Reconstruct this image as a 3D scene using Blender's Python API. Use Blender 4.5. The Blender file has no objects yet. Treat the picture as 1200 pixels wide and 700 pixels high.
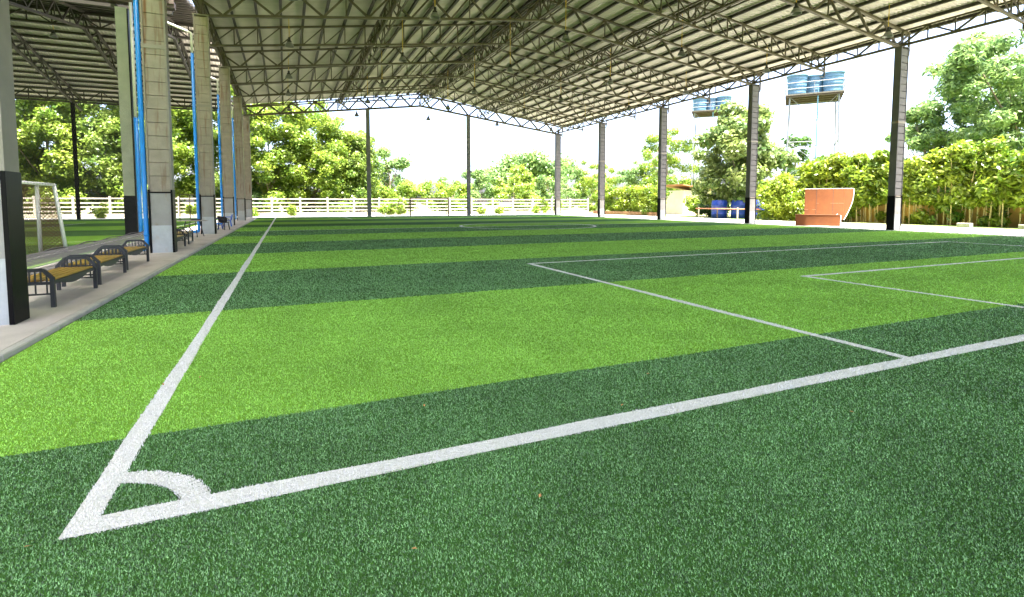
import bpy, math, random
import numpy as np
from mathutils import Vector, Matrix

# ---------------------------------------------------------------- camera, sky, sun, exposure
S = bpy.context.scene
COL = S.collection
R = math.radians
cd = bpy.data.cameras.new('camera'); cam = bpy.data.objects.new('camera', cd); COL.objects.link(cam)
cam.location = (1.093, -3.202, 1.70)
cam.rotation_euler = (R(90 - 3.735), 0, R(-23.66))
cd.sensor_width = 36; cd.sensor_fit = 'HORIZONTAL'; cd.lens = 605 / 1200 * 36
cd.shift_y = -73 / 1200
cd.clip_start = 0.1; cd.clip_end = 3000
S.camera = cam

SUN_EL, SUN_AZ = R(75), R(165)           # azimuth measured from +Y towards +X
w = bpy.data.worlds.new('World'); S.world = w; w.use_nodes = True
nt = w.node_tree
sky = nt.nodes.new('ShaderNodeTexSky'); sky.sky_type = 'NISHITA'; sky.sun_disc = False
sky.sun_elevation = SUN_EL; sky.sun_rotation = SUN_AZ
sky.air_density = 0.55; sky.dust_density = 5.0; sky.ozone_density = 0.5
bg = nt.nodes['Background']; bg.inputs['Strength'].default_value = 0.15
nt.links.new(sky.outputs[0], bg.inputs[0])
sl = bpy.data.lights.new('sun', 'SUN'); sun = bpy.data.objects.new('sun', sl); COL.objects.link(sun)
sl.energy = 4.6; sl.angle = R(0.5); sl.color = (1.0, 0.955, 0.88)
sd = Vector((math.sin(SUN_AZ) * math.cos(SUN_EL), math.cos(SUN_AZ) * math.cos(SUN_EL), math.sin(SUN_EL)))
sun.rotation_euler = sd.to_track_quat('Z', 'Y').to_euler(); sun.location = (0, -30, 60)
S.view_settings.view_transform = 'Standard'; S.view_settings.look = 'None'
S.view_settings.gamma = 1.0; S.view_settings.exposure = 3.15
S.view_settings.use_curve_mapping = False

rnd = random.Random(7)
rng = np.random.default_rng(11)

# ---------------------------------------------------------------- materials
def mat(name, color, rough=0.7, metal=0.0, var=0.0, vscale=6.0, bump=0.0, bscale=40.0, stain=None, spec=0.4, island=0.0, stretch=(1, 1, 1)):
    """Principled material: colour broken up by two noises, optional stain colour, bump."""
    m = bpy.data.materials.new(name); m.use_nodes = True
    n = m.node_tree.nodes; l = m.node_tree.links
    b = n['Principled BSDF']; b.inputs['Roughness'].default_value = rough; b.inputs['Metallic'].default_value = metal
    b.inputs['Specular IOR Level'].default_value = spec
    b.inputs['Base Color'].default_value = (*color, 1)
    if var or stain or bump:
        g = n.new('ShaderNodeNewGeometry'); mp = n.new('ShaderNodeMapping'); l.new(g.outputs['Position'], mp.inputs[0])
        mp.inputs['Scale'].default_value = stretch
    last = None
    if var:
        t = n.new('ShaderNodeTexNoise'); t.inputs['Scale'].default_value = vscale; t.inputs['Detail'].default_value = 5; t.inputs['Roughness'].default_value = .65
        l.new(mp.outputs[0], t.inputs[0])
        r = n.new('ShaderNodeMapRange'); r.inputs[1].default_value = .3; r.inputs[2].default_value = .7
        r.inputs[3].default_value = 1 - var; r.inputs[4].default_value = 1 + var
        l.new(t.outputs[0], r.inputs[0])
        mx = n.new('ShaderNodeVectorMath'); mx.operation = 'SCALE'; mx.inputs[0].default_value = color
        l.new(r.outputs[0], mx.inputs['Scale']); last = mx.outputs[0]
    if stain:
        sc, sscale, lo, hi, st = stain
        mp2 = n.new('ShaderNodeMapping'); l.new(g.outputs['Position'], mp2.inputs[0]); mp2.inputs['Scale'].default_value = st
        t = n.new('ShaderNodeTexNoise'); t.inputs['Scale'].default_value = sscale; t.inputs['Detail'].default_value = 4
        l.new(mp2.outputs[0], t.inputs[0])
        r = n.new('ShaderNodeMapRange'); r.inputs[1].default_value = lo; r.inputs[2].default_value = hi
        l.new(t.outputs[0], r.inputs[0])
        mx = n.new('ShaderNodeMixRGB'); l.new(r.outputs[0], mx.inputs[0])
        if last: l.new(last, mx.inputs[1])
        else: mx.inputs[1].default_value = (*color, 1)
        mx.inputs[2].default_value = (*sc, 1); last = mx.outputs[0]
    if island:
        g2 = n.new('ShaderNodeNewGeometry')
        r = n.new('ShaderNodeMapRange'); r.inputs[3].default_value = 1 - island; r.inputs[4].default_value = 1 + island
        l.new(g2.outputs['Random Per Island'], r.inputs[0])
        mx = n.new('ShaderNodeVectorMath'); mx.operation = 'SCALE'
        if last: l.new(last, mx.inputs[0])
        else: mx.inputs[0].default_value = color
        l.new(r.outputs[0], mx.inputs['Scale']); last = mx.outputs[0]
    if last: l.new(last, b.inputs['Base Color'])
    if bump:
        t = n.new('ShaderNodeTexNoise'); t.inputs['Scale'].default_value = bscale; t.inputs['Detail'].default_value = 6
        l.new(mp.outputs[0], t.inputs[0])
        bp = n.new('ShaderNodeBump'); bp.inputs['Strength'].default_value = bump; bp.inputs['Distance'].default_value = .02
        l.new(t.outputs[0], bp.inputs['Height']); l.new(bp.outputs[0], b.inputs['Normal'])
    return m

def leafmat(name, c1, c2, trans=0.5):
    m = bpy.data.materials.new(name); m.use_nodes = True
    n = m.node_tree.nodes; l = m.node_tree.links
    b = n['Principled BSDF']; b.inputs['Roughness'].default_value = .4; b.inputs['Specular IOR Level'].default_value = .5
    g = n.new('ShaderNodeNewGeometry')
    t = n.new('ShaderNodeTexNoise'); t.inputs['Scale'].default_value = .45; t.inputs['Detail'].default_value = 3
    l.new(g.outputs['Position'], t.inputs[0])
    ad = n.new('ShaderNodeMath'); ad.operation = 'MULTIPLY_ADD'; ad.inputs[1].default_value = .55; l.new(g.outputs['Random Per Island'], ad.inputs[0])
    sb = n.new('ShaderNodeMath'); sb.operation = 'MULTIPLY_ADD'; sb.inputs[1].default_value = 1.6; sb.inputs[2].default_value = -.58; l.new(t.outputs[0], sb.inputs[0]); l.new(sb.outputs[0], ad.inputs[2])
    mx = n.new('ShaderNodeMixRGB'); mx.inputs[1].default_value = (*c1, 1); mx.inputs[2].default_value = (*c2, 1)
    l.new(ad.outputs[0], mx.inputs[0]); l.new(mx.outputs[0], b.inputs['Base Color'])
    tr = n.new('ShaderNodeBsdfTranslucent'); l.new(mx.outputs[0], tr.inputs[0])
    ms = n.new('ShaderNodeMixShader'); ms.inputs[0].default_value = trans
    l.new(b.outputs[0], ms.inputs[1]); l.new(tr.outputs[0], ms.inputs[2]); l.new(ms.outputs[0], n['Material Output'].inputs[0])
    return m

M = dict(
    steel=mat('painted_steel', (.070, .058, .036), .55, var=.18, vscale=3, stain=((.10, .05, .02), 1.5, .62, .8, (1, 1, 1))),
    steel_dark=mat('dark_purlin_steel', (.026, .022, .016), .6, var=.2, vscale=2),
    sheet=mat('metal_roof_sheet', (.52, .488, .44), .5, var=.08, vscale=.8, stain=((.45, .42, .365), .35, .5, .75, (1, 3, 1))),
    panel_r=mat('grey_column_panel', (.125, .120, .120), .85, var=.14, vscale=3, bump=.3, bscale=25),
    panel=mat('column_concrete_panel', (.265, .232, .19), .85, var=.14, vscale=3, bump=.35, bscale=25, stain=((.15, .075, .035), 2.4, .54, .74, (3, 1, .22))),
    plinth=mat('smooth_plinth_concrete', (.27, .265, .25), .8, var=.12, vscale=2, bump=.2, bscale=20, stain=((.25, .17, .11), 2.5, .62, .8, (2, 2, .6))),
    plinth_white=mat('pale_plinth_paint', (.37, .395, .405), .7, var=.08, vscale=5, bump=.2, bscale=30, stain=((.36, .34, .31), 5, .58, .75, (1, 1, .5))),
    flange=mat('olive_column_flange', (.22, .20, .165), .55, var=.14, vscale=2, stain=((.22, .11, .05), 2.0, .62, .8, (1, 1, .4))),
    black=mat('black_paint', (.0025, .0025, .0028), .4, var=.3, vscale=4, bump=.05, bscale=60, spec=.09),
    bluepipe=mat('blue_plastic_pipe', (.012, .20, .60), .3, var=.08, vscale=3),
    whitepipe=mat('grey_white_pipe', (.55, .55, .52), .45, var=.1, vscale=3),
    pave=mat('pavement_concrete', (.50, .455, .42), .88, var=.14, vscale=.9, bump=.25, bscale=30, stain=((.26, .21, .16), .8, .55, .8, (1.2, .6, 1))),
    apron=mat('pale_apron_concrete', (.60, .575, .52), .9, var=.1, vscale=.4, bump=.2, bscale=15, stain=((.36, .33, .25), .25, .5, .8, (1, 1, 1))),
    kerb=mat('kerb_concrete', (.40, .39, .36), .85, var=.18, vscale=3, bump=.3, bscale=25),
    earth=mat('dry_grass_earth', (.22, .23, .09), .95, var=.3, vscale=.5, bump=.5, bscale=8, stain=((.10, .17, .03), .12, .42, .6, (1, 1, 1))),
    turf_l=mat('light_green_turf', (.195, .385, .045), .9, var=.16, vscale=.7, bump=.6, bscale=45, spec=.03),
    turf_d=mat('dark_green_turf', (.060, .145, .036), .9, var=.2, vscale=.7, bump=.6, bscale=45, spec=.03),
    blade_l=mat('light_green_fibre', (.300, .550, .095), .55, var=.16, vscale=.7, island=.48, spec=.3),
    blade_d=mat('dark_green_fibre', (.150, .290, .112), .45, var=.2, vscale=.7, island=.85, spec=.45),
    line=mat('white_turf', (.72, .705, .69), .8, var=.08, vscale=5, bump=.6, bscale=60),
    blade_w=mat('white_fibre', (.75, .735, .72), .6, island=.17, var=.07, vscale=4),
    wood=mat('varnished_yellow_wood', (.40, .24, .035), .32, var=.3, vscale=4, stretch=(6, .8, 6), stain=((.13, .05, .015), 1.5, .56, .75, (2, 1, 1))),
    benchmetal=mat('charcoal_bench_steel', (.022, .024, .028), .5, var=.2, vscale=6),
    goalwhite=mat('white_goal_tube', (.72, .72, .72), .5, var=.1, vscale=12),
    rope_brown=mat('rusty_brown_net', (.10, .04, .016), .9),
    rope_grey=mat('grey_net_cord', (.05, .05, .05), .9),
    rope_black=mat('charcoal_net', (.014, .014, .015), .9, spec=.1),
    lampblack=mat('lamp_housing', (.025, .025, .027), .5),
    lampglass=mat('lamp_reflector', (.16, .16, .16), .3),
    cord=mat('yellow_lamp_cord', (.55, .36, .03), .6),
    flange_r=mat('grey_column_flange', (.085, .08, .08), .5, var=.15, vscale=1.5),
    galv=mat('galvanised_steel', (.15, .155, .165), .5, metal=.1, var=.12, vscale=2),
    fence=mat('weathered_concrete_fence', (.33, .305, .26), .9, var=.15, vscale=1.5, bump=.2, bscale=20, stain=((.20, .17, .12), .9, .52, .78, (1, 1, 1))),
    orange=mat('orange_painted_board', (.15, .046, .009), .75, var=.12, vscale=1.5, stain=((.11, .033, .011), 1.2, .5, .8, (1, 1, 1))),
    whiteedge=mat('white_edge', (.72, .70, .68), .6),
    bluetank=mat('blue_tank_plastic', (.060, .135, .20), .5, var=.1, vscale=1),
    bluedrum=mat('deep_blue_drum', (.006, .03, .20), .45, var=.12, vscale=2),
    towerwhite=mat('white_tower_steel', (.17, .18, .195), .6),
    towerpipe=mat('pale_blue_pipe', (.10, .22, .32), .5),
    brick=mat('red_brown_planter', (.33, .17, .10), .9, var=.25, vscale=3, island=.25),
    ochre=mat('ochre_wall_paint', (.50, .32, .07), .85, var=.18, vscale=1, stain=((.28, .22, .12), .7, .5, .75, (1, 1, .5))),
    shedwall=mat('cream_shed_wall', (.60, .52, .42), .85, var=.12, vscale=1),
    shedroof=mat('rust_roof_sheet', (.36, .15, .08), .7, var=.2, vscale=2),
    greyroof=mat('grey_thatch_roof', (.13, .12, .10), .9, var=.25, vscale=5),
    bark=mat('grey_bark', (.22, .17, .12), .9, var=.3, vscale=3, bump=.6, bscale=12),
    culm=mat('bamboo_culm', (.40, .33, .13), .6, var=.3, vscale=2),
    rust=mat('rusty_tube', (.06, .042, .03), .7, var=.2, vscale=5),
    blueplastic=mat('blue_chair_plastic', (.01, .09, .50), .35),
    blackcloth=mat('black_fabric', (.02, .02, .022), .85),
    greytop=mat('grey_table_top', (.30, .28, .26), .5, var=.1),
    leaf_a=leafmat('broad_green_leaves', (.062, .140, .020), (.25, .33, .055)),
    leaf_b=leafmat('yellow_green_leaves', (.080, .180, .018), (.30, .37, .045)),
    leaf_m=leafmat('mango_leaves', (.050, .120, .022), (.26, .31, .085), .42),
    leaf_f=leafmat('feathery_green_leaves', (.075, .170, .050), (.25, .35, .10)),
    leaf_h=leafmat('bamboo_hedge_leaves', (.06, .15, .010), (.29, .35, .026)),
    leaf_d=leafmat('dark_green_leaves', (.025, .08, .012), (.09, .17, .03)),
    deadleaf=mat('fallen_tan_leaf', (.48, .25, .10), .8),
)

# ---------------------------------------------------------------- mesh helpers
class MB:
    def __init__(s): s.v = []; s.f = []
    def add(s, vs, fs):
        o = len(s.v); s.v += [tuple(x) for x in vs]; s.f += [tuple(i + o for i in f) for f in fs]; return s
    def box(s, x0, x1, y0, y1, z0, z1):
        return s.add([(x0, y0, z0), (x1, y0, z0), (x1, y1, z0), (x0, y1, z0), (x0, y0, z1), (x1, y0, z1), (x1, y1, z1), (x0, y1, z1)],
                     [(0, 3, 2, 1), (4, 5, 6, 7), (0, 1, 5, 4), (1, 2, 6, 5), (2, 3, 7, 6), (3, 0, 4, 7)])
    def bar(s, a, b, w, h, up=(0, 0, 1)):
        a = Vector(a); b = Vector(b); d = (b - a).normalized(); up = Vector(up)
        if abs(d.dot(up)) > .98: up = Vector((1, 0, 0))
        x = d.cross(up).normalized() * (w / 2); y = x.cross(d).normalized() * (h / 2)
        return s.add([a - x - y, a + x - y, a + x + y, a - x + y, b - x - y, b + x - y, b + x + y, b - x + y],
                     [(0, 3, 2, 1), (4, 5, 6, 7), (0, 1, 5, 4), (1, 2, 6, 5), (2, 3, 7, 6), (3, 0, 4, 7)])
    def tube(s, pts, rad, n=8, caps=True):
        pts = [Vector(p) for p in pts]; k = len(pts)
        rads = rad if isinstance(rad, (list, tuple)) else [rad] * k
        rings = []; ref = None
        for i, p in enumerate(pts):
            d = (pts[min(i + 1, k - 1)] - pts[max(i - 1, 0)]).normalized()
            if ref is None:
                ref = Vector((0, 0, 1)) if abs(d.z) < .9 else Vector((1, 0, 0))
            x = d.cross(ref).normalized(); y = x.cross(d).normalized(); ref = y
            rings.append([p + (x * math.cos(2 * math.pi * j / n) + y * math.sin(2 * math.pi * j / n)) * rads[i] for j in range(n)])
        vs = [q for r_ in rings for q in r_]; fs = []
        for i in range(k - 1):
            for j in range(n):
                fs.append((i * n + j, i * n + (j + 1) % n, (i + 1) * n + (j + 1) % n, (i + 1) * n + j))
        if caps: fs += [tuple(range(n - 1, -1, -1)), tuple((k - 1) * n + j for j in range(n))]
        return s.add(vs, fs)
    def lathe(s, prof, n=16, c=(0, 0, 0)):
        vs = []; fs = []
        for r_, z in prof:
            for j in range(n):
                a = 2 * math.pi * j / n; vs.append((c[0] + r_ * math.cos(a), c[1] + r_ * math.sin(a), c[2] + z))
        for i in range(len(prof) - 1):
            for j in range(n):
                fs.append((i * n + j, i * n + (j + 1) % n, (i + 1) * n + (j + 1) % n, (i + 1) * n + j))
        return s.add(vs, fs)
    def mesh(s, name, m, smooth=False):
        me = bpy.data.meshes.new(name); me.from_pydata(s.v, [], s.f); me.update()
        me.materials.append(M[m] if isinstance(m, str) else m)
        if smooth: me.polygons.foreach_set('use_smooth', [True] * len(me.polygons))
        return me
    def build(s, name, m, parent=None, smooth=False, bevel=0, loc=None):
        o = bpy.data.objects.new(name, s.mesh(name, m, smooth)); COL.objects.link(o)
        if parent: o.parent = parent
        if loc: o.location = loc
        if bevel:
            b = o.modifiers.new('bevel', 'BEVEL'); b.width = bevel; b.segments = 1; b.limit_method = 'ANGLE'
        return o

def npmesh(name, verts, faces_flat, nper, m):
    """fast mesh from numpy arrays; all faces have nper corners"""
    me = bpy.data.meshes.new(name); nf = len(faces_flat) // nper
    me.vertices.add(len(verts)); me.vertices.foreach_set('co', verts.astype(np.float32).ravel())
    me.loops.add(len(faces_flat)); me.loops.foreach_set('vertex_index', faces_flat.astype(np.int32))
    me.polygons.add(nf); me.polygons.foreach_set('loop_start', (np.arange(nf) * nper).astype(np.int32))
    me.update(calc_edges=True)
    me.materials.append(M[m] if isinstance(m, str) else m)
    return me

def obj(name, me, parent=None, loc=None):
    o = bpy.data.objects.new(name, me); COL.objects.link(o)
    if parent: o.parent = parent
    if loc: o.location = loc
    return o
def tag(o, label=None, cat=None, group=None, kind=None):
    if label: o['label'] = label
    if cat: o['category'] = cat
    if group: o['group'] = group
    if kind: o['kind'] = kind
    return o
def empty(name, loc=(0, 0, 0), rz=0):
    o = bpy.data.objects.new(name, None); COL.objects.link(o); o.location = loc; o.rotation_euler.z = rz; o.empty_display_size = .3; return o
def copy_tree(o, parent=None):
    c = o.copy(); COL.objects.link(c); c.parent = parent
    for ch in list(o.children): copy_tree(ch, c)
    return c

# ---------------------------------------------------------------- hall dimensions (metres; X across, Y along the touchline)
XL, XR, XM = -2.3, 36.0, 16.85           # inner faces of the column rows, ridge
HALF = 19.15
CY = [6 + 11.05 * i for i in range(6)]   # column rows
YEND = CY[-1]
def zb(x): return 11.30 + .126 * (HALF - abs(x - XM))     # bottom chord
def zt(x): return 12.35 + .147 * (HALF - abs(x - XM))     # top chord
def zr(x): return zt(x) + .27                              # underside of the roof sheet

# ---------------------------------------------------------------- ground, apron, pavement, courts
m = MB(); m.add([(-900, -300, -.09), (1100, -300, -.09), (1100, 1500, -.09), (-900, 1500, -.09)], [(0, 1, 2, 3)])
tag(m.build('ground', 'earth'), kind='structure')
m = MB(); m.box(35.2, 43.6, -20, 69.0, -.085, -.035)
tag(m.build('apron', 'apron'), kind='structure')
m = MB(); m.box(-75, 35.2, 61.9, 69.0, -.085, -.030)
tag(m.build('path', 'apron'), kind='structure')
pave = MB().box(-4.75, -1.84, -14, 61.9, -.08, .055).build('pavement', 'pave', bevel=.01); tag(pave, kind='structure')
m = MB()
y = -14
while y < 61.5:
    m.box(-1.836, -1.735, y + .006, y + 1.494, -.08, .062); y += 1.5
tag(m.build('kerb', 'kerb', bevel=.012), kind='structure')

# pitch: underlay with one mesh for each rolled turf strip
pitch = MB().box(-1.73, 35.19, -14, 61.9, -.08, -.012).build('pitch', 'turf_d'); tag(pitch, kind='structure')
edges = [-13.65, -8.7, -3.72, 1.23, 6.0, 10.92, 15.95, 20.95, 25.95, 31.0, 36.0, 41.0, 46.0, 51.0, 56.0, 61.9]
for i in range(len(edges) - 1):
    # strips alternate; the one that holds the corner is dark
    light = (i - 2) % 2 == 1
    n = 60; xs = np.linspace(-1.72, 35.18, n); vs = []; fs = []
    for k in (0, 1):
        e = edges[i + k]
        for x in xs: vs.append((x, e + .012 * math.sin(x * 1.7 + 3 * (i + k)) + (.006 * math.sin(x * 5.1 + i + k)), 0.0))
    for j in range(n - 1): fs.append((j, j + 1, n + j + 1, n + j))
    MB().add(vs, fs).build('turf_strip', 'turf_l' if light else 'turf_d', pitch)
def strip_light(y):
    return (np.searchsorted(edges, y) - 1 - 2) % 2 == 1

# white markings: thin sheets 4 mm above the turf, slightly wavy like laid-in fibre
LINES = []      # (name, polyline, width)
FW, FL = 34.65, 61.0
LINES += [('touchline', [(.065, 0), (.065, FL)], .13), ('touchline', [(FW - .065, 0), (FW - .065, FL)], .13),
          ('goal_line', [(0, .075), (FW, .075)], .165), ('goal_line', [(0, FL - .06), (FW, FL - .06)], .12),
          ('halfway_line', [(0, 30.98), (FW, 30.98)], .14),
          ('penalty_area_line', [(7.27, .15), (7.27, 9.68), (27.40, 9.68), (27.40, .15)], .13),
          ('penalty_area_line', [(7.27, FL - .1), (7.27, FL - 9.68), (27.40, FL - 9.68), (27.40, FL - .1)], .115),
          ('goal_area_line', [(12.0, .15), (12.0, 4.92), (22.6, 4.92), (22.6, .15)], .13),
          ('goal_area_line', [(12.0, FL - .1), (12.0, FL - 4.92), (22.6, FL - 4.92), (22.6, FL - .1)], .115),
          ('corner_arc', [(.60 * math.cos(a), .60 * math.sin(a)) for a in np.linspace(.1, math.pi / 2 - .1, 20)], .135),
          ('centre_circle', [(17.33 + 4.9 * math.cos(a), 31 + 4.9 * math.sin(a)) for a in np.linspace(0, 2 * math.pi, 97)], .2)]
def wob(x, y): return .010 * math.sin(2.3 * x + 1.1 * y) + .006 * math.sin(6.1 * x - 4.7 * y + 1)
LINE_OBJ = []; Z0 = .004
for li, (nm, pl, wd) in enumerate(LINES):
    mk = MB()
    for s in range(len(pl) - 1):
        a, b = Vector((*pl[s], 0)), Vector((*pl[s + 1], 0)); L = (b - a).length
        k = max(1, int(L / .35)); d = (b - a) / L; nrm = Vector((-d.y, d.x, 0))
        if nm not in ('corner_arc', 'centre_circle') and len(pl) > 2:
            a = a - d * (wd / 2) if s > 0 else a; b = b + d * (wd / 2) if s < len(pl) - 2 else b
        vs = []
        zz = Z0 + .0006 * (li % 4) + .0003 * (s % 2 if len(pl) < 6 else 0)
        for t in range(k + 1):
            p = a + (b - a) * (t / k)
            e1 = wob(p.x, p.y); e2 = wob(p.x + 3, p.y - 2)
            if len(pl) > 6: e1 = e2 = 0
            q = p + nrm * (wd / 2 + e1 * .6); r_ = p - nrm * (wd / 2 + e2 * .6)
            vs += [(q.x, q.y, zz), (r_.x, r_.y, zz)]
        mk.add(vs, [(2 * t, 2 * t + 1, 2 * t + 3, 2 * t + 2) for t in range(k)])
    o = mk.build(nm, 'line'); tag(o, kind='structure'); LINE_OBJ.append(o)
def line_index(x, y):
    """index of the marking a fibre root lies on, -1 for none"""
    res = np.full(len(x), -1)
    for li, (nm, pl, wd) in enumerate(LINES):
        for s in range(len(pl) - 1):
            (ax, ay), (bx, by) = pl[s], pl[s + 1]
            dx, dy = bx - ax, by - ay; L2 = dx * dx + dy * dy
            t = ((x - ax) * dx + (y - ay) * dy) / L2; inside = (t >= 0) & (t <= 1)
            dist = np.hypot(x - ax - t * dx, y - ay - t * dy)
            res[inside & (dist < wd / 2 + .010 * np.sin(2.3 * x + 1.1 * y)) & (res < 0)] = li
    return res

# turf fibres: single blades, dense near the corner, thinning out with distance
def fibres():
    N1, N2 = 245000, 975000
    head = R(23.66)
    d1 = np.sqrt(rng.uniform(1.0, 3.5 ** 2, N1)); d2 = 3.5 * np.exp(rng.uniform(0, math.log(40 / 3.5), N2))
    d = np.concatenate([d1, d2]); a = head + np.concatenate([rng.uniform(-R(80), R(80), N1), rng.uniform(-R(60), R(60), N2)])
    x = 1.093 + d * np.sin(a); y = -3.202 + d * np.cos(a)
    ok = (x > -1.70) & (x < 35.1) & (y > -13.5) & (y < 61.8); x, y, d = x[ok], y[ok], d[ok]; n = len(x)
    k = np.maximum(1, d / 3.8)
    L = rng.uniform(.007, .0155, n) * k ** .25; W = rng.uniform(.0045, .0085, n) * k ** .8
    # lean: mostly random with patches combed one way
    ph = rng.uniform(0, 2 * np.pi, n); comb = .55 * np.sin(x * .8 + 1.3 * np.sin(y * .6)) + 2.2
    lean = rng.uniform(.1, .95, n)
    lx = np.sin(lean) * (np.cos(ph) + .2 * np.cos(comb)); ly = np.sin(lean) * (np.sin(ph) + .2 * np.sin(comb)); lz = np.cos(lean)
    wa = rng.uniform(0, np.pi, n); wx, wy = np.cos(wa) * W / 2, np.sin(wa) * W / 2
    base = np.stack([x, y, np.full(n, .001)], 1)
    V = np.empty((n, 3, 3)); V[:, 0] = base - np.stack([wx, wy, 0 * x], 1); V[:, 1] = base + np.stack([wx, wy, 0 * x], 1)
    V[:, 2] = base + np.stack([lx * L, ly * L, lz * L + .002], 1)
    li = line_index(x, y); lt = strip_light(y)
    def emit(mask, name, mt, parent):
        v = V[mask].reshape(-1, 3)
        if len(v) == 0: return
        o = obj(name, npmesh(name, v, np.arange(len(v)), 3, mt), parent); tag(o, kind='stuff')
    emit((li < 0) & lt, 'turf_fibres', 'blade_l', pitch)
    emit((li < 0) & ~lt, 'turf_fibres', 'blade_d', pitch)
    for i, o in enumerate(LINE_OBJ): emit(li == i, 'white_fibres', 'blade_w', o)
fibres()

# side court under the neighbouring roof
court = MB().box(-75, -4.75, -14, 61.9, -.08, .004).build('side_court', 'turf_d'); tag(court, kind='structure')
ce = [-13.9, -8, -2, 4.2, 10.5, 17, 23, 29.4, 35.8, 42.2, 48.6, 55, 61.85]
for i in range(len(ce) - 1):
    MB().add([(-75, ce[i], .010), (-5.0, ce[i], .010), (-5.0, ce[i + 1], .010), (-75, ce[i + 1], .010)], [(0, 1, 2, 3)]).build('turf_strip', 'turf_l' if i % 2 == 0 else 'turf_d', court)
mk = MB()
def flat(x0, x1, y0, y1, z): mk.add([(x0, y0, z), (x1, y0, z), (x1, y1, z), (x0, y1, z)], [(0, 1, 2, 3)])
flat(-5.95, -5.83, -5, 59, .0145); flat(-45, -5.955, 58.9, 59.0, .0145); flat(-12.1, -12.0, 13.5, 24.5, .0145); flat(-11.995, -5.955, 24.5, 24.6, .0145)
flat(-14.1, -14.0, 36, 50, .0145)
tag(mk.build('side_court_marking', 'line'), kind='structure')

# ---------------------------------------------------------------- the main hall
hall = empty('sports_hall', (XM, 30, 0))
tag(hall, 'open-sided steel-trussed sports hall with ridged metal roof over the striped pitch', 'building')
hall_inv = Matrix.Translation((-XM, -30, 0))
def hp(mb, name, mt, parent=None, **k):
    """part of the hall: mesh in world coordinates, parented without moving"""
    o = mb.build(name, mt, **k); o.parent = parent or hall
    o.matrix_parent_inverse = hall_inv if parent is None else Matrix.Identity(4)
    return o
def sp(mb, name, mt, part, **k):
    o = mb.build(name, mt, **k); o.parent = part; return o     # part has identity basis, so world coordinates hold

def roof_sheet(u0, u1, v0, v1, zf, axis):
    """corrugated sheet; ribs run along the slope. axis 'x': slope along x, ribs repeat along y"""
    ribs = int(abs(v1 - v0) / .25); vs = []; fs = []; us = [u0, u1]
    prof = [(0, 0), (.10, 0), (.13, .035), (.22, .035)]
    cols = []
    for i in range(ribs):
        for p, h in prof: cols.append((v0 + i * .25 + p, h))
    for (vv, h) in cols:
        for u in us:
            z = zf(u) + h
            vs.append((u, vv, z) if axis == 'x' else (vv, u, z))
    for j in range(len(cols) - 1): fs.append((2 * j, 2 * j + 1, 2 * j + 3, 2 * j + 2))
    return MB().add(vs, fs)
YS0, YS1 = -18, YEND + .9
hp(roof_sheet(XL - .75, XM, YS0, YS1, zr, 'x'), 'roof_sheet', 'sheet')
hp(roof_sheet(XM, XR + 1.5, YS0, YS1, zr, 'x'), 'roof_sheet', 'sheet')
hp(MB().bar((XM, YS0, zr(XM) + .06), (XM, YS1, zr(XM) + .06), .5, .04), 'ridge_cap', 'sheet')

# purlins
NP = 15
for sgn in (-1, 1):
    for i in range(NP + 1):
        x = XM + sgn * (.30 + i * (HALF + (.15 if sgn < 0 else .9)) / NP)
        if sgn < 0 and i == NP: x = XL - .35
        z = zt(x)
        m = MB(); m.box(x - .045, x + .045, YS0 + .2, YS1 - .1, z + .065, z + .245)
        m.box(x + .047, x + .10, YS0 + .2, YS1 - .1, z + .065, z + .085)
        hp(m, 'purlin', 'steel_dark')

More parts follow.
